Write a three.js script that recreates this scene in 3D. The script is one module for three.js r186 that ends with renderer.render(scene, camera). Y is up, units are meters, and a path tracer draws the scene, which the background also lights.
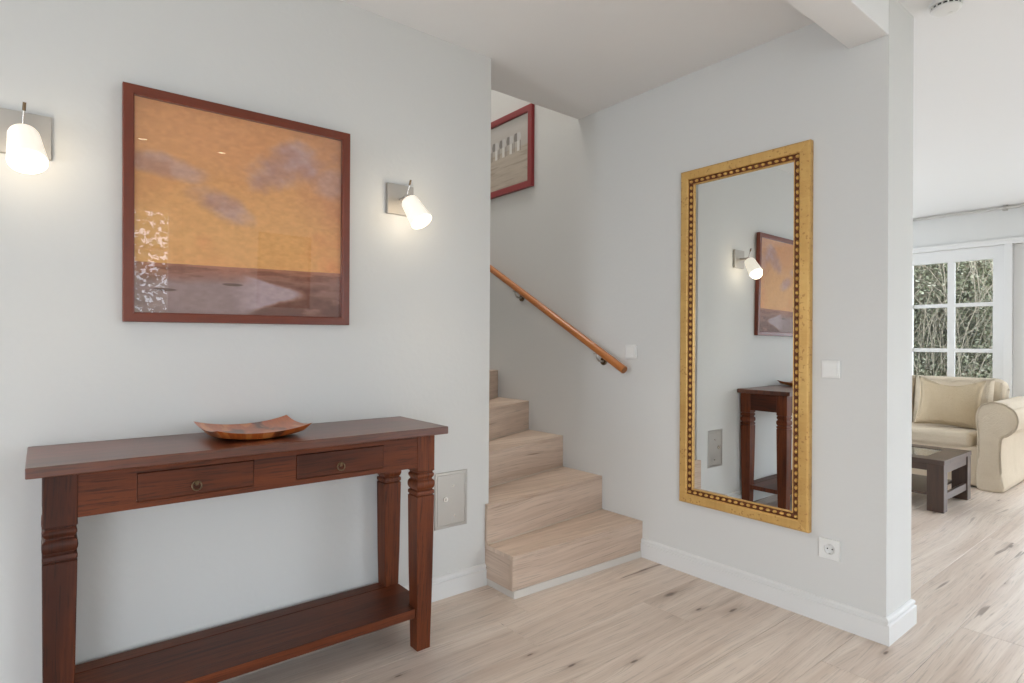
import * as THREE from 'three';
import { RoundedBoxGeometry } from 'three/addons/geometries/RoundedBoxGeometry.js';
import { mergeGeometries, mergeVertices, toCreasedNormals } from 'three/addons/utils/BufferGeometryUtils.js';
import { RectAreaLightUniformsLib } from 'three/addons/lights/RectAreaLightUniformsLib.js';

// ------------------------------------------------------------------ camera, sky, daylight, exposure
const scene = new THREE.Scene();
const renderer = new THREE.WebGLRenderer({ antialias: true });
renderer.toneMapping = THREE.LinearToneMapping;
renderer.toneMappingExposure = 1.2;
renderer.shadowMap.enabled = true;
RectAreaLightUniformsLib.init();

const camera = new THREE.PerspectiveCamera(60.405, 1024 / 683, 0.05, 100);
camera.position.set(0, 1.1451, 0);
{
  const right = new THREE.Vector3(0.77917669, 0.00610881, 0.62677457);
  const up = new THREE.Vector3(-0.00597729, 0.99997945, -0.00231554);
  const back = new THREE.Vector3(-0.62677584, -0.0019422, 0.7791972);
  camera.quaternion.setFromRotationMatrix(new THREE.Matrix4().makeBasis(right, up, back));
}
scene.background = new THREE.Color().setRGB(0.87, 0.955, 1.06);
scene.backgroundIntensity = 4.2;

function daylight(name, w, h, [x, y, z], [tx, ty, tz], power, color) {
  const l = new THREE.RectAreaLight(color, power, w, h);
  l.name = name; l.position.set(x, y, z); l.lookAt(tx, ty, tz);
  scene.add(l); return l;
}
// daylight that enters through the glazing outside the frame, and through the roof window over the stairs
const SKY = new THREE.Color().setRGB(0.835, 0.95, 1.10);
daylight('garden_window_daylight', 2.7, 2.0, [4.1, 1.12, 2.12], [4.1, 1.12, 0], 0.5, SKY);
daylight('terrace_door_daylight', 1.7, 1.9, [7.22, 1.1, 0.62], [0, 1.1, 0.62], 2.2, SKY);
daylight('hall_window_daylight', 1.1, 1.95, [-1.15, 1.06, 2.12], [-1.15, 1.06, 0], 3.3, SKY);
daylight('entrance_window_daylight', 1.6, 1.9, [-3.92, 1.1, -1.15], [0, 1.1, -1.15], 2.6, SKY);
daylight('side_window_daylight', 2.0, 1.8, [5.3, 1.2, -4.92], [5.3, 1.2, 0], 4.2, SKY);
daylight('roof_window_daylight', 0.8, 0.9, [1.9, 4.93, -3.2], [1.9, 0, -3.2], 12.5, new THREE.Color().setRGB(1, 0.95, 0.9));

// ------------------------------------------------------------------ helpers
let seed = 12345;
function rnd() { seed = (seed + 0x6d2b79f5) | 0; let t = Math.imul(seed ^ (seed >>> 15), 1 | seed); t = (t + Math.imul(t ^ (t >>> 7), 61 | t)) ^ t; return ((t ^ (t >>> 14)) >>> 0) / 4294967296; }
const rr = (a, b) => a + (b - a) * rnd();
const V = (x, y, z) => new THREE.Vector3(x, y, z);
const lerp = (a, b, t) => a + (b - a) * t;
const sst = (a, b, x) => { const t = Math.min(1, Math.max(0, (x - a) / (b - a))); return t * t * (3 - 2 * t); };
const hash = (x, y, s) => { let h = Math.imul(x | 0, 374761393) ^ Math.imul(y | 0, 668265263) ^ Math.imul(s | 0, 974634599); h = Math.imul(h ^ (h >>> 13), 1274126177); return ((h ^ (h >>> 16)) >>> 0) / 4294967296; };
function vnoise(x, y, s = 0) {
  const xi = Math.floor(x), yi = Math.floor(y), fx = x - xi, fy = y - yi, u = fx * fx * (3 - 2 * fx), v = fy * fy * (3 - 2 * fy);
  return lerp(lerp(hash(xi, yi, s), hash(xi + 1, yi, s), u), lerp(hash(xi, yi + 1, s), hash(xi + 1, yi + 1, s), u), v);
}
function fbm(x, y, s = 0, o = 4) { let a = 0.5, t = 0, n = 0; for (let i = 0; i < o; i++) { t += a * vnoise(x, y, s + i * 17); n += a; a *= 0.5; x = x * 2.03 + 3.1; y = y * 2.03 + 7.7; } return t / n; }
function tex(w, h, fn, srgb = true) {
  const d = new Uint8Array(w * h * 4);
  for (let j = 0; j < h; j++) for (let i = 0; i < w; i++) {
    const c = fn((i + 0.5) / w, (j + 0.5) / h), k = (j * w + i) * 4;
    d[k] = Math.min(255, Math.max(0, c[0])); d[k + 1] = Math.min(255, Math.max(0, c[1])); d[k + 2] = Math.min(255, Math.max(0, c[2])); d[k + 3] = 255;
  }
  const t = new THREE.DataTexture(d, w, h, THREE.RGBAFormat);
  t.wrapS = t.wrapT = THREE.MirroredRepeatWrapping; t.magFilter = THREE.LinearFilter; t.minFilter = THREE.LinearFilter;
  if (srgb) t.colorSpace = THREE.SRGBColorSpace;
  t.needsUpdate = true; return t;
}
const mix3 = (a, b, t) => [lerp(a[0], b[0], t), lerp(a[1], b[1], t), lerp(a[2], b[2], t)];

const counts = {};
function numbered(name) { const n = counts[name] = (counts[name] ?? -1) + 1; return n ? name + '_' + String(n).padStart(3, '0') : name; }
function sh(o) { o.castShadow = true; o.receiveShadow = true; return o; }
function part(name, geo, mat, parent, label) {
  const m = sh(new THREE.Mesh(geo, mat)); m.name = name; parent.add(m);
  if (label) m.userData.label = label;
  return m;
}
function tag(o, label, category, extra) { o.userData = { label, category, ...(extra || {}) }; return o; }
function thing(name, label, category, pos = [0, 0, 0], extra) {
  const g = new THREE.Group(); g.name = numbered(name); g.position.set(...pos); scene.add(g); return tag(g, label, category, extra);
}
function struct(name, geo, mat, label) {
  const m = sh(new THREE.Mesh(geo, mat)); m.name = name; m.userData = { kind: 'structure', label, category: name.split('_')[0] }; scene.add(m); return m;
}
function structGroup(name, label, pos = [0, 0, 0]) { const g = new THREE.Group(); g.name = name; g.position.set(...pos); g.userData = { kind: 'structure', label, category: name.split('_')[0] }; scene.add(g); return g; }

// box from its two corners; uv in metres, u along the given axis
function uvBy(geo, along = 'x', ou = 0, ov = 0) {
  const p = geo.attributes.position, n = geo.attributes.normal, uv = new Float32Array(p.count * 2);
  const ax = { x: 0, y: 1, z: 2 }[along];
  for (let i = 0; i < p.count; i++) {
    const q = [p.getX(i), p.getY(i), p.getZ(i)], m = [Math.abs(n.getX(i)), Math.abs(n.getY(i)), Math.abs(n.getZ(i))];
    const face = m[0] > m[1] && m[0] > m[2] ? 0 : m[1] > m[2] ? 1 : 2;
    let a, b;
    if (face === ax) { a = (ax + 1) % 3; b = (ax + 2) % 3; uv[2 * i] = ou + q[a] * 0.15; uv[2 * i + 1] = ov + q[b]; } else { b = 3 - face - ax; uv[2 * i] = ou + q[ax]; uv[2 * i + 1] = ov + q[b]; }
  }
  geo.setAttribute('uv', new THREE.BufferAttribute(uv, 2)); return geo;
}
function bx(x0, x1, y0, y1, z0, z1, along = 'x', r = 0, seg = 2) {
  const w = x1 - x0, h = y1 - y0, d = z1 - z0;
  const g = r > 0 ? new RoundedBoxGeometry(w, h, d, seg, Math.min(r, w / 2.01, h / 2.01, d / 2.01)) : new THREE.BoxGeometry(w, h, d);
  g.translate((x0 + x1) / 2, (y0 + y1) / 2, (z0 + z1) / 2);
  return uvBy(g, along, rr(0, 5), rr(0, 5));
}
function merge(list) { return mergeGeometries(list.map((g) => { const c = g.index ? g.toNonIndexed() : g; for (const k of Object.keys(c.attributes)) if (!['position', 'normal', 'uv'].includes(k)) c.deleteAttribute(k); return c; })); }
// prism: polygon in plan (x, z) extruded from y0 to y1
function prism(pts, y0, y1, along = 'x', bevel = 0) {
  const s = new THREE.Shape(pts.map(([x, z]) => new THREE.Vector2(x, -z)));
  const g = new THREE.ExtrudeGeometry(s, { depth: y1 - y0 - 2 * bevel, bevelEnabled: bevel > 0, bevelThickness: bevel, bevelSize: bevel, bevelOffset: -bevel, bevelSegments: 2 });
  g.rotateX(-Math.PI / 2); g.translate(0, y0 + bevel, 0); g.computeVertexNormals();
  return uvBy(g, along, rr(0, 5), rr(0, 5));
}
// wall slab with rectangular holes. plane 'z': spans x,y at z0..z1; plane 'x': spans z,y at x0..x1
function wallSlab(plane, a0, a1, y0, y1, t0, t1, holes = []) {
  const s = new THREE.Shape([[a0, y0], [a1, y0], [a1, y1], [a0, y1]].map((p) => new THREE.Vector2(...p)));
  for (const [h0, h1, v0, v1] of holes) s.holes.push(new THREE.Path([[h0, v0], [h0, v1], [h1, v1], [h1, v0]].map((p) => new THREE.Vector2(...p))));
  const g = new THREE.ExtrudeGeometry(s, { depth: t1 - t0, bevelEnabled: false });
  g.translate(0, 0, t0);
  if (plane === 'x') { g.rotateY(-Math.PI / 2); g.scale(-1, 1, 1); const ix = g.attributes.position; const n = ix.count; const P = ix.array; for (let i = 0; i < n; i += 3) for (let k = 0; k < 3; k++) { const t = P[(i + 1) * 3 + k]; P[(i + 1) * 3 + k] = P[(i + 2) * 3 + k]; P[(i + 2) * 3 + k] = t; } g.scale(-1, 1, 1); for (let i = 0; i < n; i += 3) for (let k = 0; k < 3; k++) { const t = P[(i + 1) * 3 + k]; P[(i + 1) * 3 + k] = P[(i + 2) * 3 + k]; P[(i + 2) * 3 + k] = t; } g.applyMatrix4(new THREE.Matrix4().set(-1, 0, 0, 0, 0, 1, 0, 0, 0, 0, 1, 0, 0, 0, 0, 1)); for (let i = 0; i < n; i += 3) for (let k = 0; k < 3; k++) { const t = P[(i + 1) * 3 + k]; P[(i + 1) * 3 + k] = P[(i + 2) * 3 + k]; P[(i + 2) * 3 + k] = t; } }
  g.computeVertexNormals();
  return uvBy(g, 'y');
}
function tube(points, r, seg = 24, rad = 10) { return new THREE.TubeGeometry(new THREE.CatmullRomCurve3(points), seg, r, rad, false); }
function rod(a, b, r, rad = 16, r2 = r) {
  const d = b.clone().sub(a), g = new THREE.CylinderGeometry(r2, r, d.length(), rad);
  g.applyQuaternion(new THREE.Quaternion().setFromUnitVectors(V(0, 1, 0), d.clone().normalize()));
  g.translate((a.x + b.x) / 2, (a.y + b.y) / 2, (a.z + b.z) / 2); return g;
}

// ------------------------------------------------------------------ materials
const std = (o) => new THREE.MeshStandardMaterial(o);
const phy = (o) => new THREE.MeshPhysicalMaterial(o);
const plasterBump = tex(256, 256, (u, v) => { const n = 110 + 90 * fbm(u * 60, v * 60, 5, 3); return [n, n, n]; }, false);
plasterBump.repeat.set(1.2, 1.2);
const M = {};
M.wall = std({ name: 'white_wall_paint', color: '#d7d6d2', roughness: 0.92, bumpMap: plasterBump, bumpScale: 0.0012 });
M.ceiling = std({ name: 'white_ceiling_paint', color: '#e9e8e6', roughness: 0.95 });
M.trim = std({ name: 'white_trim_lacquer', color: '#e0dfdc', roughness: 0.42 });
M.plastic = std({ name: 'white_plastic', color: '#e6e5e1', roughness: 0.35 });
M.dark = std({ name: 'dark_recess', color: '#2a2826', roughness: 0.7 });
M.steel = std({ name: 'brushed_steel', color: '#b9b5ae', roughness: 0.36, metalness: 0.85 });
M.chrome = std({ name: 'polished_steel', color: '#cfcac2', roughness: 0.2, metalness: 1 });
M.bronze = std({ name: 'aged_brass', color: '#6d5a44', roughness: 0.4, metalness: 0.85 });

const oakTex = (S, base, dark, knotty, seedN) => tex(2048, 1024, (u, v) => {
  const x = u * S[0], y = v * S[1];
  const wob = (fbm(x * 0.9, y * 2.2, seedN, 3) - 0.5) * 0.10;
  let yy = y + wob, k = 0, ring = 0;
  const cx = Math.floor(x / 0.62), cy = Math.floor(y / 0.13);
  for (let i = -1; i <= 1; i++) for (let j = -1; j <= 1; j++) {
    const a = cx + i, b = cy + j;
    if (hash(a, b, seedN + 91) > knotty) continue;
    const kx = (a + 0.15 + 0.7 * hash(a, b, 3 + seedN)) * 0.62, ky = (b + 0.2 + 0.6 * hash(a, b, 4 + seedN)) * 0.13, s = 0.35 + 1.1 * hash(a, b, 5 + seedN) ** 2;
    const dx = (x - kx) / (0.05 * s), dy = (y - ky) / (0.014 * s), d = Math.sqrt(dx * dx + dy * dy) + 0.35 * (fbm(x * 60, y * 90, 7 + seedN, 2) - 0.5);
    k = Math.max(k, 1 - sst(0.25, 1.0, d)); ring = Math.max(ring, 1 - sst(0.3, 3.4, d));
    const gx = (x - kx) / (0.22 * s), gy = (y - ky) / (0.03 * s); yy += 0.02 * s * Math.sign(y - ky) * Math.exp(-gx * gx - gy * gy);
  }
  const g1 = fbm(x * 1.6, yy * 55, 11 + seedN, 4), g2 = fbm(x * 5, yy * 260, 23 + seedN, 3), g3 = fbm(x * 1.1 + 9, yy * 9, 31 + seedN, 3), fleck = fbm(x * 9, yy * 420, 47 + seedN, 2);
  let t = 0.55 * (g1 - 0.5) + 0.32 * (g2 - 0.5) + 0.6 * (g3 - 0.5) + 0.36;
  const crack = sst(0.73, 0.80, fbm(x * 2.1 + 40, yy * 38, 61 + seedN, 3)) * sst(0.52, 0.66, fbm(x * 1.4, y * 5, 77 + seedN, 2));
  let c = mix3(base, dark, Math.max(0, Math.min(1, t)));
  c = mix3(c, [dark[0] * 0.86, dark[1] * 0.84, dark[2] * 0.82], ring * 0.45);
  c = mix3(c, [dark[0] * 0.5, dark[1] * 0.46, dark[2] * 0.43], Math.max(k * 0.8, crack * 0.55));
  const f = 1 - 0.10 * sst(0.62, 0.8, fleck);
  return [c[0] * f, c[1] * f, c[2] * f];
});
const floorTex = oakTex([4.4, 1.2], [236, 222, 208], [188, 165, 147], 0.24, 0);
floorTex.repeat.set(1 / 4.4, 1 / 1.2);
M.floor = [1.0, 0.965, 1.03, 0.985].map((k, i) => phy({ name: 'whitewashed_oak_' + i, map: floorTex, color: new THREE.Color(Math.min(1, 0.97 * k), Math.min(1, 0.965 * k), Math.min(1, 0.96 * k)), roughness: 0.34, specularIntensity: 1.0 }));
const stairTex = oakTex([2.2, 0.8], [222, 201, 182], [174, 147, 126], 0.12, 400);
stairTex.repeat.set(1 / 2.2, 1 / 0.8);
M.stair = std({ name: 'oak_stair_cladding', map: stairTex, roughness: 0.5 });
const darkTex = tex(1024, 512, (u, v) => {
  const x = u * 2, y = v * 0.6, yy = y + 0.06 * (fbm(x * 1.1, y * 3, 3, 3) - 0.5);
  const g = fbm(x * 2.2, yy * 60, 8, 4), f = fbm(x * 8, yy * 300, 18, 3), b = fbm(x * 1.4, yy * 8, 29, 3), pores = sst(0.62, 0.74, fbm(x * 14, yy * 420, 41, 2));
  let t = 0.42 + 0.55 * (g - 0.5) + 0.3 * (f - 0.5) + 1.0 * (b - 0.5);
  const c = mix3([62, 27, 13], [134, 68, 34], Math.max(0, Math.min(1, t)));
  const k = 1 - 0.25 * pores; return [c[0] * k, c[1] * k, c[2] * k];
});
darkTex.repeat.set(1 / 2, 1 / 0.6);
M.darkwood = phy({ name: 'stained_mahogany', map: darkTex, roughness: 0.45, specularIntensity: 0.55 });
M.darktop = phy({ name: 'lacquered_mahogany', map: darkTex, roughness: 0.4, specularIntensity: 1, clearcoat: 0.6, clearcoatRoughness: 0.32 });
const beechTex = tex(512, 128, (u, v) => { const g = fbm(u * 9, v * 60, 3, 3), f = fbm(u * 60, v * 90, 9, 2); return mix3([196, 124, 60], [168, 96, 42], 0.7 * g + 0.3 * f); });
M.beech = phy({ name: 'oiled_beech', map: beechTex, roughness: 0.35, clearcoat: 0.2 });
M.endgrain = std({ name: 'beech_end_grain', color: '#8d5a30', roughness: 0.6 });

// ------------------------------------------------------------------ shell dimensions
const A = -2.245;            // picture wall (faces +z)
const B = 2.533;             // mirror wall (faces -x)
const H = 2.5, XE = 1.6685, ZE = -0.851, TB = 0.27, XW = 7.3, ZB = 2.2, XL = -4.0;

// floor: planks laid along x on a subfloor
{
  const f = structGroup('floor', 'whitewashed oak plank floor running through hall and living room');
  part('subfloor', bx(XL, XW, -0.12, -0.016, -5, ZB), std({ name: 'dark_joint', color: '#6d6055', roughness: 0.9 }), f);
  const W = 0.237, T = 0.016;
  const cache = new Map();
  let row = 0;
  for (let z = -5.0 + 0.02; z < ZB; z += W, row++) {
    const z0 = Math.max(z, -5), z1 = Math.min(z + W, ZB);
    const xs = z1 < A - 0.3 ? B + 0.15 : XL;
    let x = xs - rr(0.2, 2.0);
    while (x < XW) {
      const L = 2.2, x0 = Math.max(x, xs), x1 = Math.min(x + L, XW); x += L;
      if (x1 - x0 < 0.02) continue;
      const w = x1 - x0, d = z1 - z0, gap = 0.0007, bev = 0.0007;
      // board with bevelled upper edges
      const P = (yy, ins) => [[-w / 2 + ins, yy, -d / 2 + ins], [w / 2 - ins, yy, -d / 2 + ins], [w / 2 - ins, yy, d / 2 - ins], [-w / 2 + ins, yy, d / 2 - ins]];
      const lo = P(-T, gap), mid = P(-bev, gap), top = P(0, gap + bev), v = [];
      const quad = (a, b, c, e) => v.push(...a, ...b, ...c, ...a, ...c, ...e);
      quad(top[3], top[2], top[1], top[0]);
      for (let i = 0; i < 4; i++) { const j = (i + 1) % 4; quad(top[i], top[j], mid[j], mid[i]); quad(mid[i], mid[j], lo[j], lo[i]); }
      const g = new THREE.BufferGeometry(); g.setAttribute('position', new THREE.Float32BufferAttribute(v, 3)); g.computeVertexNormals();
      uvBy(g, 'x', rr(0, 8.8), rr(0, 2.4));
      const m = part('plank', g, M.floor[Math.floor(rnd() * 4)], f); m.position.set((x0 + x1) / 2, 0, (z0 + z1) / 2);
    }
  }
}

// walls
struct('wall_left', wallSlab('z', XL, XE, 0, H + 0.3, A - 0.15, A), M.wall, 'white plastered wall carrying the orange painting and wall lamps');
struct('wall_right', bx(B, B + TB, 0, 5.0, -5, ZE, 'y'), M.wall, 'white plastered wall carrying the gilt mirror and the handrail');
struct('wall_rear', wallSlab('z', XL, XW, 0, H, ZB, ZB + 0.3, [[-1.75, -0.55, 0.02, 2.1], [-0.45, 1.1, 0.02, 2.2], [2.7, 5.5, 0.1, 2.15]]), M.wall, 'white wall behind the viewer with garden glazing');
{
  // window wall at x = XW: boxes round the two glazed openings
  const g = merge([bx(XW, XW + 0.3, 2.18, H, -5, ZB + 0.3, 'y'), bx(XW, XW + 0.3, 0, 2.18, -5, -2.42, 'y'), bx(XW, XW + 0.3, 0, 2.18, -0.47, -0.28, 'y'), bx(XW, XW + 0.3, 0, 2.18, 1.52, ZB + 0.3, 'y')]);
  struct('wall_window', g, M.wall, 'white living room wall above and beside the glazed garden doors');
  const e = merge([bx(XL - 0.2, XL, 2.06, H, A - 0.15, ZB + 0.3, 'y'), bx(XL - 0.2, XL, 0, 2.06, A - 0.15, -2.0, 'y'), bx(XL - 0.2, XL, 0, 0.1, -2.0, -0.3, 'y'), bx(XL - 0.2, XL, 0, 2.06, -0.3, 0.05, 'y'), bx(XL - 0.2, XL, 0, 2.06, 0.95, ZB + 0.3, 'y')]);
  struct('wall_entrance', e, M.wall, 'white hall wall with a panelled door, beyond the left edge of view');
  struct('wall_living', wallSlab('z', B + TB, XW + 0.3, 0, H, -5.2, -5, [[4.25, 6.35, 0.25, 2.15]]), M.wall, 'white end wall of the living room');
  const s = merge([bx(0.2, B, 0, 5.0, -4.5, -4.35, 'y'), bx(0.2, 0.35, 0, 5.0, -4.35, A - 0.15, 'y'), bx(0.35, XE - 0.02, H + 0.3, 5.0, A - 0.15, A, 'y'), bx(XE - 0.02, B, H + 0.3, 5.0, -2.52, -2.4, 'y'),
    bx(0.2, B + TB, 5.0, 5.15, -4.5, -3.66, 'y'), bx(0.2, B + TB, 5.0, 5.15, -2.74, A, 'y'), bx(0.2, 1.48, 5.0, 5.15, -3.66, -2.74, 'y'), bx(2.32, B + TB, 5.0, 5.15, -3.66, -2.74, 'y')]);
  struct('wall_stairwell', s, M.wall, 'white walls closing the stairwell behind the picture wall');
}
struct('ceiling', merge([bx(XL, B, H, H + 0.3, A, ZE, 'x'), bx(XE, B, H, H + 0.3, -2.52, A, 'x'), bx(XL, XW, H, H + 0.3, ZE, ZB + 0.3, 'x'), bx(B + TB, XW, H, H + 0.3, -5.2, ZE, 'x')]), M.ceiling, 'plain white ceiling over hall and living room');
struct('trim_1', bx(XL, B, 2.337, H + 0.001, ZE - 0.144, ZE, 'x', 0.003), M.ceiling, 'white boxed ceiling beam between hall and living area');

// baseboards: profile swept along a path in plan with mitred corners
function baseboard(name, path, label, out) {
  const prof = [[0, 0], [0.016, 0], [0.016, 0.073], [0.0135, 0.0755], [0.0095, 0.0765], [0.0095, 0.083], [0.0125, 0.085], [0.0125, 0.0905], [0.0105, 0.0945], [0.0055, 0.098], [0, 0.1]];
  const n = path.length, dirs = [];
  for (let i = 0; i < n - 1; i++) { const dx = path[i + 1][0] - path[i][0], dz = path[i + 1][1] - path[i][1], l = Math.hypot(dx, dz); dirs.push([dx / l, dz / l]); }
  const nor = dirs.map(([dx, dz]) => [dz * out, -dx * out]);
  const rings = path.map((p, i) => {
    const a = nor[Math.max(0, i - 1)], b = nor[Math.min(n - 2, i)], k = 1 + a[0] * b[0] + a[1] * b[1], m = [(a[0] + b[0]) / k, (a[1] + b[1]) / k];
    return prof.map(([o, y]) => [p[0] + m[0] * o, y, p[1] + m[1] * o]);
  });
  const v = [];
  for (let i = 0; i < n - 1; i++) for (let j = 0; j < prof.length - 1; j++) { const a = rings[i][j], b = rings[i + 1][j], c = rings[i + 1][j + 1], d = rings[i][j + 1]; if (out > 0) v.push(...a, ...b, ...c, ...a, ...c, ...d); else v.push(...a, ...c, ...b, ...a, ...d, ...c); }
  for (const r of [rings[0], rings[n - 1]]) for (let j = 1; j < prof.length - 1; j++) v.push(...r[0], ...r[j], ...r[j + 1]);
  const g = new THREE.BufferGeometry(); g.setAttribute('position', new THREE.Float32BufferAttribute(v, 3)); g.computeVertexNormals(); uvBy(g, 'x');
  return struct(name, g, M.trim, label);
}
baseboard('baseboard_left', [[XL, A], [1.65, A]], 'white moulded baseboard under the orange painting', -1);
baseboard('baseboard_right', [[B, -2.018], [B, ZE], [B + TB, ZE], [B + TB, -4.9]], 'white moulded baseboard wrapping the end of the mirror wall', -1);

// ------------------------------------------------------------------ staircase
{
  const s = thing('staircase', 'oak clad winding staircase rising behind the white wall', 'staircase', [0, 0, 0]);
  const xr = B - 0.001, ris = 0.19;
  // riser lines: [z at x = 1.645, z at wall]
  const line = [[-2.035, -2.018], [-2.226, -2.31], [-2.44, -2.637], [-2.585, -2.965], [-2.64, -3.304], [-2.66, -3.75]];
  const xl = 1.648;
  const zAt = (k, x) => lerp(line[k][0], line[k][1], (x - 1.645) / (xr - 1.645));
  for (let k = 0; k < 5; k++) {
    const x0 = k < 2 ? xl : XE + 0.002, y0 = k * ris + (k === 0 ? 0.034 : 0.0), y1 = (k + 1) * ris, t = 0.02;
    // riser board
    const zf0 = zAt(k, x0), zf1 = zAt(k, xr);
    let poly;
    if (k === 1) poly = [[x0, zf0], [xr, zf1], [xr, zf1 - t], [XE + 0.004, zAt(k, XE + 0.004) - t], [XE + 0.004, A + 0.001], [x0, A + 0.001]];
    else poly = [[x0, zf0], [xr, zf1], [xr, zf1 - t], [x0, zf0 - t]];
    part('riser', prism(poly.reverse(), y0, y1 - 0.0205, 'x', 0.0006), M.stair, s);
    if (k > 0) { const q = [[x0 + 0.01, zAt(k, x0 + 0.01) + 0.0035], [xr, zf1 + 0.0035], [xr, zf1 - 0.001], [x0 + 0.01, zAt(k, x0 + 0.01) - 0.001]]; part('joint_strip', prism(q.reverse(), y0, y0 + 0.005, 'x'), std({ name: 'pale_sealant', color: '#cdbfae', roughness: 0.7 }), s, 'pale sealant line at the foot of the riser'); }
    // tread board
    const zb0 = zAt(k + 1, x0), zb1 = zAt(k + 1, xr);
    let tr;
    if (k === 0) tr = [[x0, zf0], [xr, zf1], [xr, zb1 - 0.01], [XE + 0.004, zAt(1, XE + 0.004) - 0.01], [XE + 0.004, A + 0.001], [x0, A + 0.001]];
    else if (k === 1) tr = [[x0, zf0], [xr, zf1], [xr, zb1 - 0.01], [XE + 0.004, zAt(2, XE + 0.004) - 0.01], [XE + 0.004, A + 0.001], [x0, A + 0.001]];
    else tr = [[x0, zf0], [xr, zf1], [xr, zb1 - 0.01], [x0, zb0 - 0.01]];
    part('tread', prism(tr.reverse(), y1 - 0.02, y1, 'x', 0.0012), M.stair, s);
  }
  // side panel and pale plinth of the lowest step
  part('side_panel', bx(xl, xl + 0.018, 0.034, 0.169, A + 0.002, -2.056, 'z'), M.stair, s);
  part('plinth', prism([[xl + 0.006, A + 0.002], [xl + 0.006, -2.029], [xr, -2.012], [xr, -2.03], [xl + 0.024, -2.047], [xl + 0.024, A + 0.002]], 0, 0.034, 'x'), std({ name: 'pale_grey_plinth', color: '#d8d2ca', roughness: 0.5 }), s, 'pale grey plinth strip along the floor');
}
// handrail on the mirror wall
{
  const g = thing('handrail', 'round beech handrail on metal brackets climbing beside the stairs', 'handrail', [0, 0, 0]);
  const a = V(B - 0.06, 1.0, -2.1), b = V(B - 0.06, 1.0 + 0.547 * 2.0, -4.1), r = 0.0215;
  const rail = rod(a, b, r, 28); part('rail', rail, M.beech, g);
  const d = b.clone().sub(a).normalize();
  const cap = rod(a.clone().addScaledVector(d, -0.004), a.clone().addScaledVector(d, 0.004), r * 0.82, 24, r); part('end_cap', cap, M.endgrain, g, 'darker end grain of the rail');
  for (const z of [-2.3, -3.04, -3.78]) {
    const k = (-2.1 - z) / 2.0, p = a.clone().lerp(b, k), y = p.y;
    const br = part('bracket', tube([V(p.x, y - 0.018, z), V(p.x, y - 0.045, z), V(p.x + 0.012, y - 0.062, z), V(p.x + 0.035, y - 0.068, z), V(B - 0.002, y - 0.068, z)], 0.0065, 24, 10), M.steel, g, 'curved metal rail bracket');
    part('rosette', rod(V(B - 0.010, y - 0.068, z), V(B - 0.0005, y - 0.068, z), 0.022, 24), M.bronze, br);
    part('saddle', bx(p.x - 0.009, p.x + 0.009, y - 0.027, y - 0.021, z - 0.022, z + 0.022, 'z', 0.002), M.steel, br);
  }
}

// ------------------------------------------------------------------ framed pictures
function pictureFrame(W, Ht, border, depth, mat, lip) {
  // frame bars with mitred corners, front at z = depth, back at 0, centred
  const v = [];
  const prof = lip || [[0, 0], [0, depth * 0.9], [border * 0.06, depth], [border * 0.86, depth], [border * 0.9, depth * 0.93], [border, depth * 0.9], [border, depth * 0.3]];
  const ring = prof.map(([i, z]) => [[-W / 2 + i, -Ht / 2 + i, z], [W / 2 - i, -Ht / 2 + i, z], [W / 2 - i, Ht / 2 - i, z], [-W / 2 + i, Ht / 2 - i, z]]);
  const sides = [[], [], [], []];
  for (let s = 0; s < 4; s++) { const e = (s + 1) % 4; for (let j = 0; j < ring.length - 1; j++) { const a = ring[j][s], b = ring[j][e], c = ring[j + 1][e], d = ring[j + 1][s]; sides[s].push(...a, ...b, ...c, ...a, ...c, ...d); } }
  return sides.map((vv, s) => { const g = new THREE.BufferGeometry(); g.setAttribute('position', new THREE.Float32BufferAttribute(vv, 3)); g.computeVertexNormals(); return uvBy(g, s % 2 ? 'y' : 'x', rr(0, 3), rr(0, 3)); });
}
function plane(w, h, z) { const g = new THREE.PlaneGeometry(w, h); g.translate(0, 0, z); return g; }
M.glass = phy({ name: 'picture_glass', color: '#ffffff', roughness: 0.0, transmission: 1, thickness: 0, ior: 1.75 });
M.pane = phy({ name: 'window_glass', color: '#ffffff', roughness: 0.0, transmission: 1, thickness: 0, ior: 1.45 });
const redTex = tex(512, 128, (u, v) => mix3([126, 54, 27], [96, 38, 18], 0.6 * fbm(u * 4, v * 50, 3, 4) + 0.4 * fbm(u * 20, v * 160, 9, 2)));
M.redframe = phy({ name: 'reddish_stained_frame', map: redTex, roughness: 0.36, clearcoat: 0.2, clearcoatRoughness: 0.2 });
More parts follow.
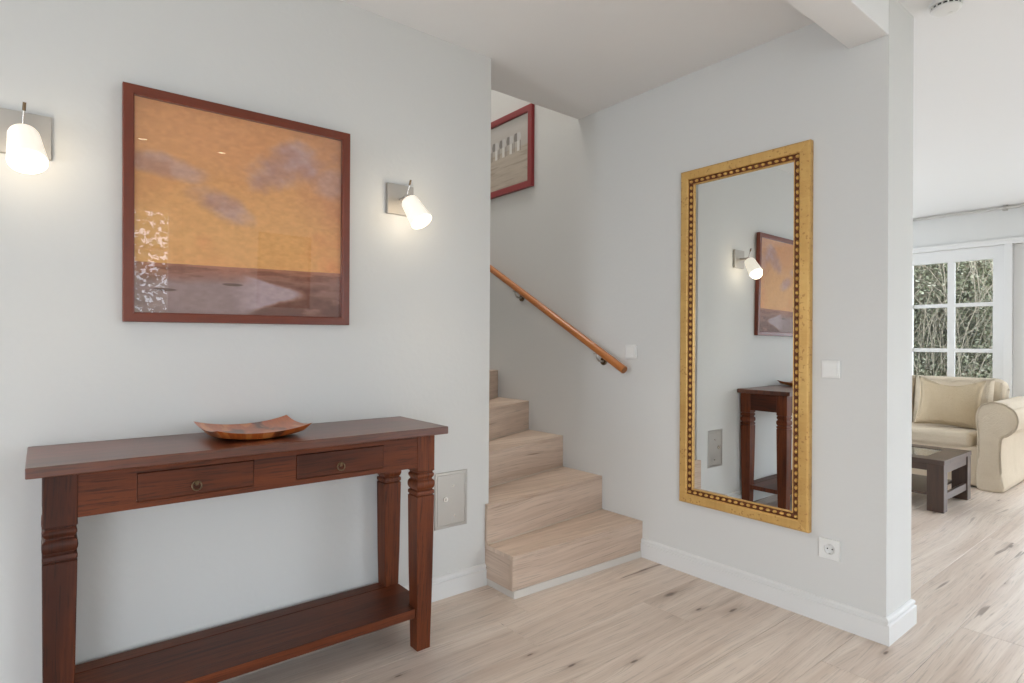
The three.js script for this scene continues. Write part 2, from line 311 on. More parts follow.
const painting = tex(1024, 1024, (u, v) => {
  const hz = 0.245 + 0.012 * (u - 0.5);
  const n1 = fbm(u * 3, v * 3.2, 2, 5), n2 = fbm(u * 9, v * 9, 14, 4), brush = fbm(u * 40, v * 70, 44, 3) - 0.5;
  if (v > hz + 0.004 * (n2 - 0.5)) {
    let c = mix3([208, 158, 100], [197, 140, 90], sst(0.35, 0.95, v + 0.25 * (n1 - 0.5)));
    c = mix3(c, [206, 132, 84], 0.6 * sst(0.5, 0.75, n1) * sst(1.0, 0.4, v));
    c = mix3(c, [176, 126, 96], 0.65 * sst(0.62, 1.05, u + 0.3 * (n1 - 0.5)) * sst(0.35, 0.8, v));
    const cloud = (cx, cy, rx, ry, s, tilt) => { const X = u - cx, Y = v - cy + tilt * X, q = (X / rx) ** 2 + (Y / ry) ** 2; return sst(1.25, 0.0, q + 1.5 * (fbm(u * 7 + s, v * 9, s, 5) - 0.5)); };
    const cl = Math.max(cloud(0.69, 0.80, 0.24, 0.13, 5, -0.35), 0.9 * cloud(0.37, 0.545, 0.17, 0.085, 9, 0.3), 0.75 * cloud(0.13, 0.70, 0.20, 0.06, 12, 0.15), 0.6 * cloud(0.96, 0.74, 0.14, 0.10, 21, 0));
    const cc = mix3([158, 122, 118], [172, 146, 152], sst(0.35, 0.7, fbm(u * 10, v * 12, 33, 4)));
    c = mix3(c, cc, cl * 0.86);
    c = mix3(c, [212, 142, 90], 0.5 * sst(hz + 0.12, hz, v) * sst(0.3, 0.8, n1));
    return [1.09 * c[0] + 22 * brush, 1.07 * c[1] + 20 * brush, 1.03 * c[2] + 18 * brush];
  }
  const d = (hz - v) / hz, e = 0.09 * (n2 - 0.5);
  let c = mix3([172, 112, 86], [150, 106, 92], sst(0.0, 0.3, d + 2 * e));
  c = mix3(c, [112, 66, 48], 0.6 * sst(0.5, 0.7, fbm(u * 5, v * 40, 55, 4)) * sst(0.75, 0.02, d));
  c = mix3(c, [154, 132, 130], 0.85 * sst(0.22, 0.42, d + e) * sst(0.66, 0.44, u + e));                       // still water
  const ur = d < 0.52 ? lerp(0.50, 0.78, sst(0.1, 0.52, d)) : lerp(0.78, 0.50, sst(0.52, 0.98, d));
  c = mix3(c, [184, 164, 168], 0.9 * sst(ur + 0.02, ur - 0.05, u + 1.4 * e) * sst(0.42, 0.56, u + e) * sst(0.10, 0.2, d + e) * sst(1.0, 0.8, d));
  c = mix3(c, [104, 62, 48], 0.75 * sst(ur - 0.01, ur + 0.05, u + 1.4 * e) * sst(0.25, 0.42, d) * sst(0.35, 0.6, fbm(u * 7 + 5, v * 22, 88, 4) + 0.1));
  const boat = (bx0, by) => sst(1, 0.5, ((u - bx0) / 0.055) ** 2 + ((v - by - 0.35 * (u - bx0) ** 2) / 0.008) ** 2);
  c = mix3(c, [84, 58, 48], 0.75 * Math.max(boat(0.43, 0.155), boat(0.13, 0.115)));
  return [c[0] + 22 * brush, c[1] + 20 * brush, c[2] + 18 * brush];
});
painting.wrapS = painting.wrapT = THREE.ClampToEdgeWrapping;
function framed(name, label, W, Ht, border, depth, frameMat, art, withGlass = true) {
  const g = thing(name, label, 'picture');
  for (const s of pictureFrame(W, Ht, border, depth)) part('frame_bar', s, frameMat, g);
  part('backing_board', bx(-W / 2 + 0.004, W / 2 - 0.004, -Ht / 2 + 0.004, Ht / 2 - 0.004, 0, 0.004), std({ name: 'backing_board', color: '#7a6650', roughness: 0.9 }), g);
  part('print', plane(W - 2 * border + 0.006, Ht - 2 * border + 0.006, 0.006), std({ name: name + '_print', map: art, roughness: 0.7 }), g);
  if (withGlass) part('glass', plane(W - 2 * border + 0.004, Ht - 2 * border + 0.004, depth * 0.55), M.glass, g);
  return g;
}
{
  const W = 0.7515, Ht = 0.755, tilt = 0.016;
  const g = framed('framed_painting', 'large orange coastal painting in a red-brown frame between the wall lamps', W, Ht, 0.031, 0.028, M.redframe, painting);
  g.children.find((c) => c.name === 'glass').rotation.x = 0.02;   // the pane sits a little loose in its rebate
  g.rotation.set(tilt, 0, 0.008);   // hangs leaning a little forward from its wire
  g.position.set(0.5765, 1.585, A + 0.002 + Math.sin(tilt) * Ht / 2);
}

// picture over the stairs
{
  const art = tex(512, 512, (u, v) => {
    const n = fbm(u * 6, v * 24, 3, 4), hz = 0.56;
    let c = v > hz ? mix3([188, 178, 168], [206, 200, 194], sst(hz, 1, v) + 0.3 * (n - 0.5)) : mix3([176, 160, 140], [196, 182, 164], n);
    if (v < hz) c = mix3(c, [150, 132, 112], 0.6 * sst(0.55, 0.7, fbm(u * 3, v * 30, 9, 3)));
    for (let i = 0; i < 7; i++) {
      const cx = 0.80 - i * 0.125, w = 0.12, y0 = 0.50 - i * 0.006, hgt = 0.27;
      const x = (u - cx) / w, y = (v - y0) / hgt;
      if (y > 0 && y < 1 && Math.abs(x) < 0.5) {
        if (y > 0.55) { const roof = 0.5 - 0.12 * Math.abs((y - 0.75) / 0.25); if (Math.abs(x) < roof) c = x < -0.05 ? [120, 112, 106] : [206, 202, 198]; }
        else if (x > -0.05 && x < 0.28) c = [226, 222, 216];
        else if (Math.abs(x) > 0.38 && Math.abs(x) < 0.46) c = [130, 120, 110];
      }
    }
    return c;
  });
  const z1 = -2.925, z0 = -3.66, y0 = 2.178, y1 = 2.722;
  const red = std({ name: 'crimson_lacquered_frame', color: '#8c2a2c', roughness: 0.35 });
  const g = framed('framed_beach_print', 'red framed print of a row of white beach chairs above the stairs', z1 - z0, y1 - y0, 0.042, 0.026, red, art);
  g.rotation.y = -Math.PI / 2; g.position.set(B - 0.001, (y0 + y1) / 2, (z0 + z1) / 2);
}

// ------------------------------------------------------------------ gilt mirror
{
  const z0 = -1.768, z1 = -1.131, y0 = 0.3562, y1 = 2.0035, W = z1 - z0, Ht = y1 - y0;
  const goldTex = tex(512, 512, (u, v) => { const n = fbm(u * 7, v * 7, 4, 5), s = fbm(u * 50, v * 5, 16, 3), sp = sst(0.72, 0.8, fbm(u * 60, v * 60, 29, 2)); let c = mix3([226, 188, 118], [194, 148, 82], 0.75 * n + 0.35 * (s - 0.2)); c = mix3(c, [126, 66, 34], sp * 0.3); return c; });
  goldTex.repeat.set(1.6, 1.6);
  M.gold = std({ name: 'gold_leaf', map: goldTex, roughness: 0.42, metalness: 0.42 });
  M.goldbead = std({ name: 'bright_gold_bead', color: '#e3b867', roughness: 0.35, metalness: 0.5 });
  M.bole = std({ name: 'red_brown_bole', color: '#6b3a1a', roughness: 0.6, metalness: 0.15 });
  const g = thing('gilt_mirror', 'tall wall mirror in a gold leaf frame with a beaded inner edge', 'mirror', [B - 0.001, (y0 + y1) / 2, (z0 + z1) / 2]);
  g.rotation.y = -Math.PI / 2;
  const d = 0.032, b1 = 0.046, b2 = 0.068, b3 = 0.073;
  const bars = pictureFrame(W, Ht, b1, d, null, [[0, 0], [0, d * 0.8], [0.003, d * 0.92], [0.008, d], [b1 - 0.006, d], [b1 - 0.002, d * 0.94], [b1, d * 0.82], [b1, 0.006]]);
  for (const s of bars) part('frame_bar', s, M.gold, g, 'flat gold leaf frame bar');
  const W2 = W - 2 * b1, H2 = Ht - 2 * b1;
  for (const s of pictureFrame(W2, H2, b2 - b1, 0, null, [[0, 0.024], [0.003, 0.018], [0.014, 0.017], [b2 - b1 - 0.003, 0.017], [b2 - b1, 0.021], [b2 - b1, 0.005]])) part('bead_channel', s, M.bole, g, 'dark red-brown channel behind the beads');
  for (const s of pictureFrame(W - 2 * b2, Ht - 2 * b2, b3 - b2, 0, null, [[0, 0.006], [0, 0.021], [0.002, 0.0225], [0.004, 0.021], [0.005, 0.014], [0.005, 0.007]])) part('inner_lip', s, M.gold, g);
  const bead = new THREE.SphereGeometry(1, 10, 7); bead.scale(0.0068, 0.0095, 0.009);
  const beadH = new THREE.SphereGeometry(1, 10, 7); beadH.scale(0.0095, 0.0068, 0.009);
  const c = (b1 + b2) / 2 - 0.001, nx = Math.round((W - 2 * c) / 0.0305), ny = Math.round((Ht - 2 * c) / 0.0305);
  for (let i = 0; i <= nx; i++) for (const s of [-1, 1]) { const m = part('bead', beadH, M.goldbead, g); m.position.set(lerp(-W / 2 + c, W / 2 - c, i / nx), s * (Ht / 2 - c), 0.019); }
  for (let i = 1; i < ny; i++) for (const s of [-1, 1]) { const m = part('bead', bead, M.goldbead, g); m.position.set(s * (W / 2 - c), lerp(-Ht / 2 + c, Ht / 2 - c, i / ny), 0.019); }
  part('mirror_glass', bx(-W / 2 + b2, W / 2 - b2, -Ht / 2 + b2, Ht / 2 - b2, 0.005, 0.0115), std({ name: 'silvered_mirror', color: '#eef0ef', roughness: 0.0, metalness: 1 }), g);
  part('backing_board', bx(-W / 2 + 0.01, W / 2 - 0.01, -Ht / 2 + 0.01, Ht / 2 - 0.01, 0, 0.005), std({ name: 'mirror_back', color: '#5a4a38', roughness: 0.9 }), g);
}

// ------------------------------------------------------------------ wall lamps
M.lampMetal = std({ name: 'satin_nickel', color: '#b8b2aa', roughness: 0.38, metalness: 0.8 });
M.opal = phy({ name: 'lit_opal_glass', color: '#f6efe2', roughness: 0.5, emissive: new THREE.Color().setRGB(1.0, 0.93, 0.80), emissiveIntensity: 0.4 });
M.opalEnd = std({ name: 'lit_opal_mouth', color: '#fff6e8', roughness: 0.5, emissive: new THREE.Color().setRGB(1.0, 0.95, 0.86), emissiveIntensity: 1.0 });
function wallLamp(x, label, lean) {
  const g = thing('wall_lamp', label, 'lamp', [x, 1.746, A], { group: 'wall lamps beside the painting' });
  part('wall_plate', bx(-0.061, 0.061, -0.063, 0.063, 0.0, 0.018, 'x', 0.0015), M.lampMetal, g);
  const joint = V(-0.004, -0.002, 0.078);
  const arm = part('arm', rod(V(0, -0.002, 0.018), joint, 0.0085, 20), M.lampMetal, g);
  part('joint', new THREE.SphereGeometry(0.0125, 18, 12).translate(joint.x, joint.y, joint.z), M.lampMetal, arm);
  const axis = V(...lean).normalize();                  // from the joint down to the open mouth
  const top = joint.clone().addScaledVector(axis, 0.016);
  const L = 0.118, q = new THREE.Quaternion().setFromUnitVectors(V(0, -1, 0), axis);
  const pts = [[0.0, 0.0], [0.026, 0.0], [0.0335, -0.004], [0.0365, -0.012], [0.0395, -0.045], [0.0445, -0.095], [0.047, -0.114], [0.046, -L], [0.0445, -L + 0.001]].map((p) => new THREE.Vector2(...p));
  const shade = new THREE.LatheGeometry(pts, 40); shade.applyQuaternion(q); shade.translate(top.x, top.y, top.z);
  const sm = part('glass_shade', shade, M.opal, g, 'glowing opal glass shade');
  const end = new THREE.CircleGeometry(0.0446, 40); end.rotateX(Math.PI / 2); end.translate(0, -L + 0.002, 0); end.applyQuaternion(q); end.translate(top.x, top.y, top.z);
  part('shade_mouth', end, M.opalEnd, sm, 'bright open mouth of the shade');
  part('collar', rod(joint, top.clone().addScaledVector(axis, 0.002), 0.011, 20), M.lampMetal, g);
  const tip = joint.clone().add(V(0.004, 0.068, 0.024));
  const pin = part('pivot_pin', rod(joint, tip, 0.0028, 12), M.chrome, g);
  part('pin_tip', rod(tip.clone().lerp(joint, 0.32), tip, 0.0042, 12), M.bronze, pin);
  const light = new THREE.PointLight(new THREE.Color().setRGB(1.0, 0.84, 0.62), 0.042, 0, 2);
  light.name = 'wall_lamp_light'; light.castShadow = true; light.shadow.radius = 2;
  const lp = top.clone().addScaledVector(axis, 0.06); light.position.copy(lp); g.add(light);
  const beam = new THREE.SpotLight(new THREE.Color().setRGB(1.0, 0.84, 0.62), 0.65, 0, 1.1, 1, 2);
  beam.name = 'wall_lamp_beam'; beam.castShadow = true; beam.shadow.radius = 2;
  beam.position.copy(top.clone().addScaledVector(axis, L + 0.004)); beam.target.position.copy(beam.position.clone().add(axis)); g.add(beam); g.add(beam.target);
  return g;
}
wallLamp(-0.038, 'nickel wall lamp with glowing opal shade, nearer the left edge of the picture', [0.012, -0.1, 0.068]);
wallLamp(1.184, 'nickel wall lamp with glowing opal shade between painting and stairs', [0.026, -0.1, 0.068]);

// ------------------------------------------------------------------ steel hatch, switches, socket
{
  const g = thing('access_hatch', 'small steel access hatch in the wall behind the console table', 'hatch', [1.456, 0.434, A]);
  const w = 0.174, h = 0.252;
  for (const s of pictureFrame(w, h, 0.012, 0.005, null, [[0, 0], [0, 0.003], [0.002, 0.005], [0.012, 0.005], [0.0125, 0.001]])) part('frame_bar', s, M.steel, g);
  const door = part('door', bx(-w / 2 + 0.0135, w / 2 - 0.0135, -h / 2 + 0.0135, h / 2 - 0.0135, 0, 0.0045, 'y', 0.001), M.steel, g);
  part('lock', rod(V(-0.034, 0.005, 0.004), V(-0.034, 0.005, 0.012), 0.011, 24), M.chrome, door, 'round lock');
  part('keyhole', bx(-0.0355, -0.0325, -0.001, 0.011, 0.0115, 0.0125), M.dark, door);
  for (const y of [0.055, -0.06]) part('hinge', bx(w / 2 - 0.016, w / 2 - 0.010, y - 0.012, y + 0.012, 0.003, 0.007), M.steel, g);
  for (const [x, y] of [[0.01, 0.06], [0.015, -0.075]]) part('screw', rod(V(x, y, 0.004), V(x, y, 0.0058), 0.004, 12), M.chrome, door);
}
function switchPlate(y, z, s, label, split) {
  const g = thing('light_switch', label, 'switch', [B, y, z]); g.rotation.y = -Math.PI / 2;
  part('cover_plate', bx(-s / 2, s / 2, -s / 2, s / 2, 0, 0.009, 'x', 0.004), M.plastic, g);
  const k = s / 2 - 0.008;
  if (split) for (const d of [-1, 1]) part('rocker', bx(d < 0 ? -k : 0.0008, d < 0 ? -0.0008 : k, -k, k, 0.007, 0.0125, 'x', 0.002), M.plastic, g);
  else part('rocker', bx(-k, k, -k, k, 0.007, 0.0125, 'x', 0.002), M.plastic, g);
}
switchPlate(1.044, -1.055, 0.073, 'white square light switch between gilt mirror and wall end', false);
switchPlate(1.098, -2.1, 0.078, 'white square light switch above the lower end of the handrail', false);
{
  const g = thing('power_socket', 'white round power socket low on the wall below the light switch', 'socket', [B, 0.306, -1.057]); g.rotation.y = -Math.PI / 2;
  const k = 0.041, s = new THREE.Shape([[-k, -k], [k, -k], [k, k], [-k, k]].map((p) => new THREE.Vector2(...p))); const hole = new THREE.Path(); hole.absarc(0, 0, 0.0205, 0, Math.PI * 2, true); s.holes.push(hole);
  const pl = new THREE.ExtrudeGeometry(s, { depth: 0.007, bevelEnabled: true, bevelSize: 0.002, bevelThickness: 0.002, bevelOffset: -0.002, bevelSegments: 2, curveSegments: 32 }); 
  part('cover_plate', pl, M.plastic, g);
  part('socket_ring', new THREE.TorusGeometry(0.0215, 0.0016, 10, 40).translate(0, 0, 0.009), M.plastic, g);
  const well = part('socket_well', new THREE.CircleGeometry(0.0206, 32).translate(0, 0, 0.0012), M.plastic, g);
  for (const d of [-1, 1]) part('contact_hole', rod(V(d * 0.0095, 0, 0.001), V(d * 0.0095, 0, 0.0022), 0.0027, 14), M.dark, well);
  for (const d of [-1, 1]) part('earth_clip', bx(-0.003, 0.003, d * 0.0185 - 0.0015, d * 0.0185 + 0.0015, 0.001, 0.007), M.steel, well);
}

// ------------------------------------------------------------------ console table
{
  const x0 = -0.027, x1 = 1.195, zb = A + 0.008, zf = -1.862, Y = 0.83, T = 0.028, yu = Y - T;
  const g = thing('console_table', 'dark stained wooden console table with two drawers and a lower shelf', 'table', [0, 0, 0]);
  part('tabletop', bx(x0, x1, yu, Y, zb, zf, 'x', 0.003), M.darktop, g);
  // legs: square section following a turned profile
  const prof = [[0.0, 0.0275], [0.30, 0.0335], [0.572, 0.0365], [0.5735, 0.033], [0.576, 0.0328], [0.579, 0.0365], [0.589, 0.0368], [0.592, 0.0352], [0.5935, 0.031], [0.597, 0.031], [0.600, 0.0345], [0.607, 0.0372], [0.616, 0.0378], [0.625, 0.0368], [0.630, 0.034], [0.632, 0.0305], [0.637, 0.0303], [0.641, 0.0335], [0.646, 0.0358], [0.652, 0.0358], [0.656, 0.034], [0.658, 0.0318], [0.662, 0.0318], [0.665, 0.0365], [yu, 0.0365]];
  const legGeo = () => {
    const v = [], c = 0.002, ring = (y, h) => [[-h, -h + c], [-h, h - c], [-h + c, h], [h - c, h], [h, h - c], [h, -h + c], [h - c, -h], [-h + c, -h]].map(([x, z]) => [x, y, z]);
    for (let i = 0; i < prof.length - 1; i++) { const a = ring(...prof[i]), b = ring(...prof[i + 1]); for (let k = 0; k < 8; k++) { const l = (k + 1) % 8; v.push(...a[k], ...a[l], ...b[l], ...a[k], ...b[l], ...b[k]); } }
    const f = ring(...prof[0]); for (let k = 1; k < 7; k++) v.push(...f[0], ...f[k + 1], ...f[k]);
    let q = new THREE.BufferGeometry(); q.setAttribute('position', new THREE.Float32BufferAttribute(v, 3)); q = toCreasedNormals(q, 0.55); return uvBy(q, 'y', rr(0, 5), rr(0, 5));
  };
  const lx = [0.043, 1.121], lz = [zb + 0.042, -1.9345];
  for (const x of lx) for (const z of lz) { const m = part('leg', legGeo(), M.darkwood, g); m.position.set(x, 0, z); }
  const in0 = lx[0] + 0.0365, in1 = lx[1] - 0.0365, zA = lz[1] + 0.033, ab = 0.682;
  // apron front built round the two drawer openings
  const dr = [[0.211, 0.513], [0.644, 0.948]], dy0 = 0.701, dy1 = 0.779;
  part('apron', merge([bx(in0, in1, ab, dy0 - 0.0015, zA - 0.02, zA, 'x'), bx(in0, in1, dy1 + 0.0015, yu, zA - 0.02, zA, 'x'), bx(in0, dr[0][0] - 0.0015, dy0 - 0.0015, dy1 + 0.0015, zA - 0.02, zA, 'x'), bx(dr[0][1] + 0.0015, dr[1][0] - 0.0015, dy0 - 0.0015, dy1 + 0.0015, zA - 0.02, zA, 'x'), bx(dr[1][1] + 0.0015, in1, dy0 - 0.0015, dy1 + 0.0015, zA - 0.02, zA, 'x')]), M.darkwood, g);
  part('back_apron', bx(in0, in1, ab, yu, lz[0] - 0.033, lz[0] - 0.013, 'x'), M.darkwood, g);
  for (const x of [[lx[0] - 0.033, lx[0] - 0.013], [lx[1] + 0.013, lx[1] + 0.033]]) part('side_apron', bx(x[0], x[1], ab, yu, lz[0] + 0.0365, lz[1] - 0.0365, 'z'), M.darkwood, g);
  for (const [a, b] of dr) {
    const d = part('drawer', bx(a, b, dy0, dy1, zA - 0.05, zA + 0.004, 'x', 0.0025), M.darkwood, g);
    const cx = (a + b) / 2 - 0.006, cy = 0.732;
    part('pull_boss', rod(V(cx, cy, zA + 0.003), V(cx, cy, zA + 0.011), 0.007, 18, 0.005), M.bronze, d);
    const ring = new THREE.TorusGeometry(0.0125, 0.0022, 10, 32); ring.rotateX(-0.2); ring.translate(cx, cy - 0.006, zA + 0.0095); part('ring_pull', ring, M.bronze, d, 'small round metal ring pull');
  }
  part('shelf', merge([bx(lx[0] - 0.028, lx[1] + 0.028, 0.128, 0.156, lz[0] + 0.0345, lz[1] - 0.0345, 'x'), bx(lx[0] + 0.0335, lx[1] - 0.0335, 0.124, 0.158, lz[1] - 0.036, lz[1] + 0.022, 'x', 0.002), bx(lx[0] + 0.0335, lx[1] - 0.0335, 0.124, 0.158, lz[0] - 0.022, lz[0] + 0.036, 'x', 0.002)]), M.darkwood, g);
}

// wooden dish on the console
{
  const dishTex = tex(512, 256, (u, v) => { const g = fbm(u * 7 + 2 * v, v * 2.2, 6, 4), s = fbm(u * 60 + 6 * v, v * 3, 15, 3), k = sst(0.52, 0.68, fbm(u * 6 + 1.2 * v, v * 1.6, 27, 3)); let c = mix3([196, 108, 44], [142, 66, 26], 0.6 * g + 0.5 * (s - 0.1)); c = mix3(c, [62, 30, 18], 0.8 * k); return mix3(c, [212, 150, 88], 0.5 * sst(0.6, 0.75, fbm(u * 12 + 3, v * 3, 39, 3))); });
  const g = thing('wooden_dish', 'shallow rectangular wooden dish with raised corners on the console table', 'dish', [0.557, 0.8302, -2.062]);
  g.rotation.y = 0.02;
  const L = 0.150, Wd = 0.130, N = 36, K = 24, t = 0.014, v = [], uv = [];
  const S = (a, b, side) => {           // a, b in -1..1
    const ea = Math.abs(a), eb = Math.abs(b), flare = 1 + 0.04 * ea * ea;
    const x = a * L * (1 - 0.02 * b), z = b * Wd * flare * (1 - 0.03 * a);
    const lift = 0.016 * Math.pow(ea, 2.2) + 0.009 * Math.pow(eb, 2.2) + 0.004 * ea * ea * eb * eb;
    if (side) { const k = 0.86; return [x * k, 0.0005 + Math.max(0, lift - 0.004) * 0.8, z * k]; }
    return [x, 0.016 + lift, z];
  };
  const quad = (a, b, c, d, ua, ub, uc, ud) => { v.push(...a, ...b, ...c, ...a, ...c, ...d); uv.push(...ua, ...ub, ...uc, ...ua, ...uc, ...ud); };
  for (let i = 0; i < N; i++) for (let j = 0; j < K; j++) {
    const a0 = -1 + 2 * i / N, a1 = -1 + 2 * (i + 1) / N, b0 = -1 + 2 * j / K, b1 = -1 + 2 * (j + 1) / K, U = (a) => (a + 1) / 2;
    quad(S(a0, b0, 0), S(a0, b1, 0), S(a1, b1, 0), S(a1, b0, 0), [U(a0), U(b0)], [U(a0), U(b1)], [U(a1), U(b1)], [U(a1), U(b0)]);
    quad(S(a0, b0, 1), S(a1, b0, 1), S(a1, b1, 1), S(a0, b1, 1), [U(a0), U(b0)], [U(a1), U(b0)], [U(a1), U(b1)], [U(a0), U(b1)]);
  }
  for (let i = 0; i < N; i++) { const a0 = -1 + 2 * i / N, a1 = -1 + 2 * (i + 1) / N; for (const b of [-1, 1]) { const q = [S(a0, b, 0), S(a1, b, 0), S(a1, b, 1), S(a0, b, 1)], w = [[(a0 + 1) / 2, 0], [(a1 + 1) / 2, 0], [(a1 + 1) / 2, 0.1], [(a0 + 1) / 2, 0.1]]; if (b > 0) quad(q[3], q[2], q[1], q[0], w[3], w[2], w[1], w[0]); else quad(...q, ...w); } }
  for (let j = 0; j < K; j++) { const b0 = -1 + 2 * j / K, b1 = -1 + 2 * (j + 1) / K; for (const a of [-1, 1]) { const q = [S(a, b0, 0), S(a, b1, 0), S(a, b1, 1), S(a, b0, 1)], w = [[0, (b0 + 1) / 2], [0, (b1 + 1) / 2], [0.1, (b1 + 1) / 2], [0.1, (b0 + 1) / 2]]; if (a < 0) quad(q[3], q[2], q[1], q[0], w[3], w[2], w[1], w[0]); else quad(...q, ...w); } }
  let q = new THREE.BufferGeometry(); q.setAttribute('position', new THREE.Float32BufferAttribute(v, 3)); q.setAttribute('uv', new THREE.Float32BufferAttribute(uv, 2)); q = toCreasedNormals(q, 0.7);
  part('dish_body', q, phy({ name: 'streaked_acacia', map: dishTex, roughness: 0.34, clearcoat: 0.25, clearcoatRoughness: 0.2 }), g);
}

// ------------------------------------------------------------------ ceiling: smoke detector and recessed spots
{
  const g = thing('smoke_detector', 'round white smoke detector on the ceiling beside the beam', 'detector', [2.785, H, -0.735]);
  part('base', new THREE.CylinderGeometry(0.056, 0.056, 0.014, 40).translate(0, -0.007, 0), M.plastic, g);
  part('vent_ring', new THREE.CylinderGeometry(0.048, 0.048, 0.010, 40).translate(0, -0.018, 0), M.dark, g, 'dark slotted vent ring');
  for (let i = 0; i < 16; i++) { const a = i / 16 * Math.PI * 2, m = part('vent_rib', new THREE.BoxGeometry(0.004, 0.010, 0.006), M.plastic, g); m.position.set(0.048 * Math.cos(a), -0.018, 0.048 * Math.sin(a)); m.rotation.y = -a; }
  const pts = [[0, -0.036], [0.036, -0.036], [0.047, -0.032], [0.051, -0.026], [0.051, -0.022], [0, -0.022]].map((p) => new THREE.Vector2(...p));
  const c = part('cover', new THREE.LatheGeometry(pts, 40), M.plastic, g);
  part('test_button', new THREE.CylinderGeometry(0.009, 0.009, 0.002, 20).translate(0.02, -0.0365, 0.01), M.plastic, c);
}
M.spotGlow = std({ name: 'lit_spot_lens', color: '#fff4e0', emissive: new THREE.Color().setRGB(1, 0.86, 0.66), emissiveIntensity: 9 });
for (const [x, z, where] of [[0.62, 1.05, 'nearer the entrance'], [1.18, 1.0, 'nearer the living room']]) {
  const g = thing('ceiling_spot', 'small recessed ceiling spotlight ' + where, 'lamp', [x, H, z], { group: 'recessed ceiling spotlights' });
  part('trim_ring', new THREE.TorusGeometry(0.034, 0.005, 10, 36).rotateX(Math.PI / 2).translate(0, -0.002, 0), M.chrome, g);
  part('lens', new THREE.CylinderGeometry(0.03, 0.03, 0.004, 30).translate(0, -0.003, 0), M.spotGlow, g, 'lit lens');
  const l = new THREE.SpotLight(new THREE.Color().setRGB(1, 0.86, 0.68), 2.0, 0, 0.9, 0.8, 2); l.name = 'ceiling_spot_light'; l.castShadow = true; l.shadow.radius = 1.5; l.position.set(0, -0.012, 0); l.target.position.set(0, -2, 0); g.add(l); g.add(l.target);
}

// ------------------------------------------------------------------ glazed doors and windows
function glazedLeaf(parent, w, y0, y1, cols, rows, stile, topRail, botRail, bar, d = 0.05) {
  // in local x (centred), y; z = depth centred on 0
  part('sash', merge([bx(-w / 2, -w / 2 + stile, y0, y1, -d / 2, d / 2, 'y', 0.004), bx(w / 2 - stile, w / 2, y0, y1, -d / 2, d / 2, 'y', 0.004), bx(-w / 2 + stile - 0.004, w / 2 - stile + 0.004, y1 - topRail, y1, -d / 2, d / 2, 'x', 0.004), bx(-w / 2 + stile - 0.004, w / 2 - stile + 0.004, y0, y0 + botRail, -d / 2, d / 2, 'x', 0.004)]), M.trim, parent);
  const gx0 = -w / 2 + stile, gx1 = w / 2 - stile, gy0 = y0 + botRail, gy1 = y1 - topRail, cw = (gx1 - gx0 - bar * (cols - 1)) / cols, rh = (gy1 - gy0 - bar * 0.6 * (rows - 1)) / rows;
  for (let i = 1; i < cols; i++) { const x = gx0 + i * cw + (i - 1) * bar; part('muntin', bx(x, x + bar, gy0, gy1, -d * 0.22, d * 0.22, 'y', 0.004), M.trim, parent); }
  for (let j = 1; j < rows; j++) { const y = gy0 + j * rh + (j - 1) * bar * 0.6; part('muntin', bx(gx0, gx1, y, y + bar * 0.6, -d * 0.2, d * 0.2, 'x', 0.004), M.trim, parent); }
  for (let i = 0; i < cols; i++) for (let j = 0; j < rows; j++) { const x = gx0 + i * (cw + bar), y = gy0 + j * (rh + bar * 0.6); part('pane', plane(cw, rh, 0).translate(x + cw / 2, y + rh / 2, 0), M.pane, parent); }
}
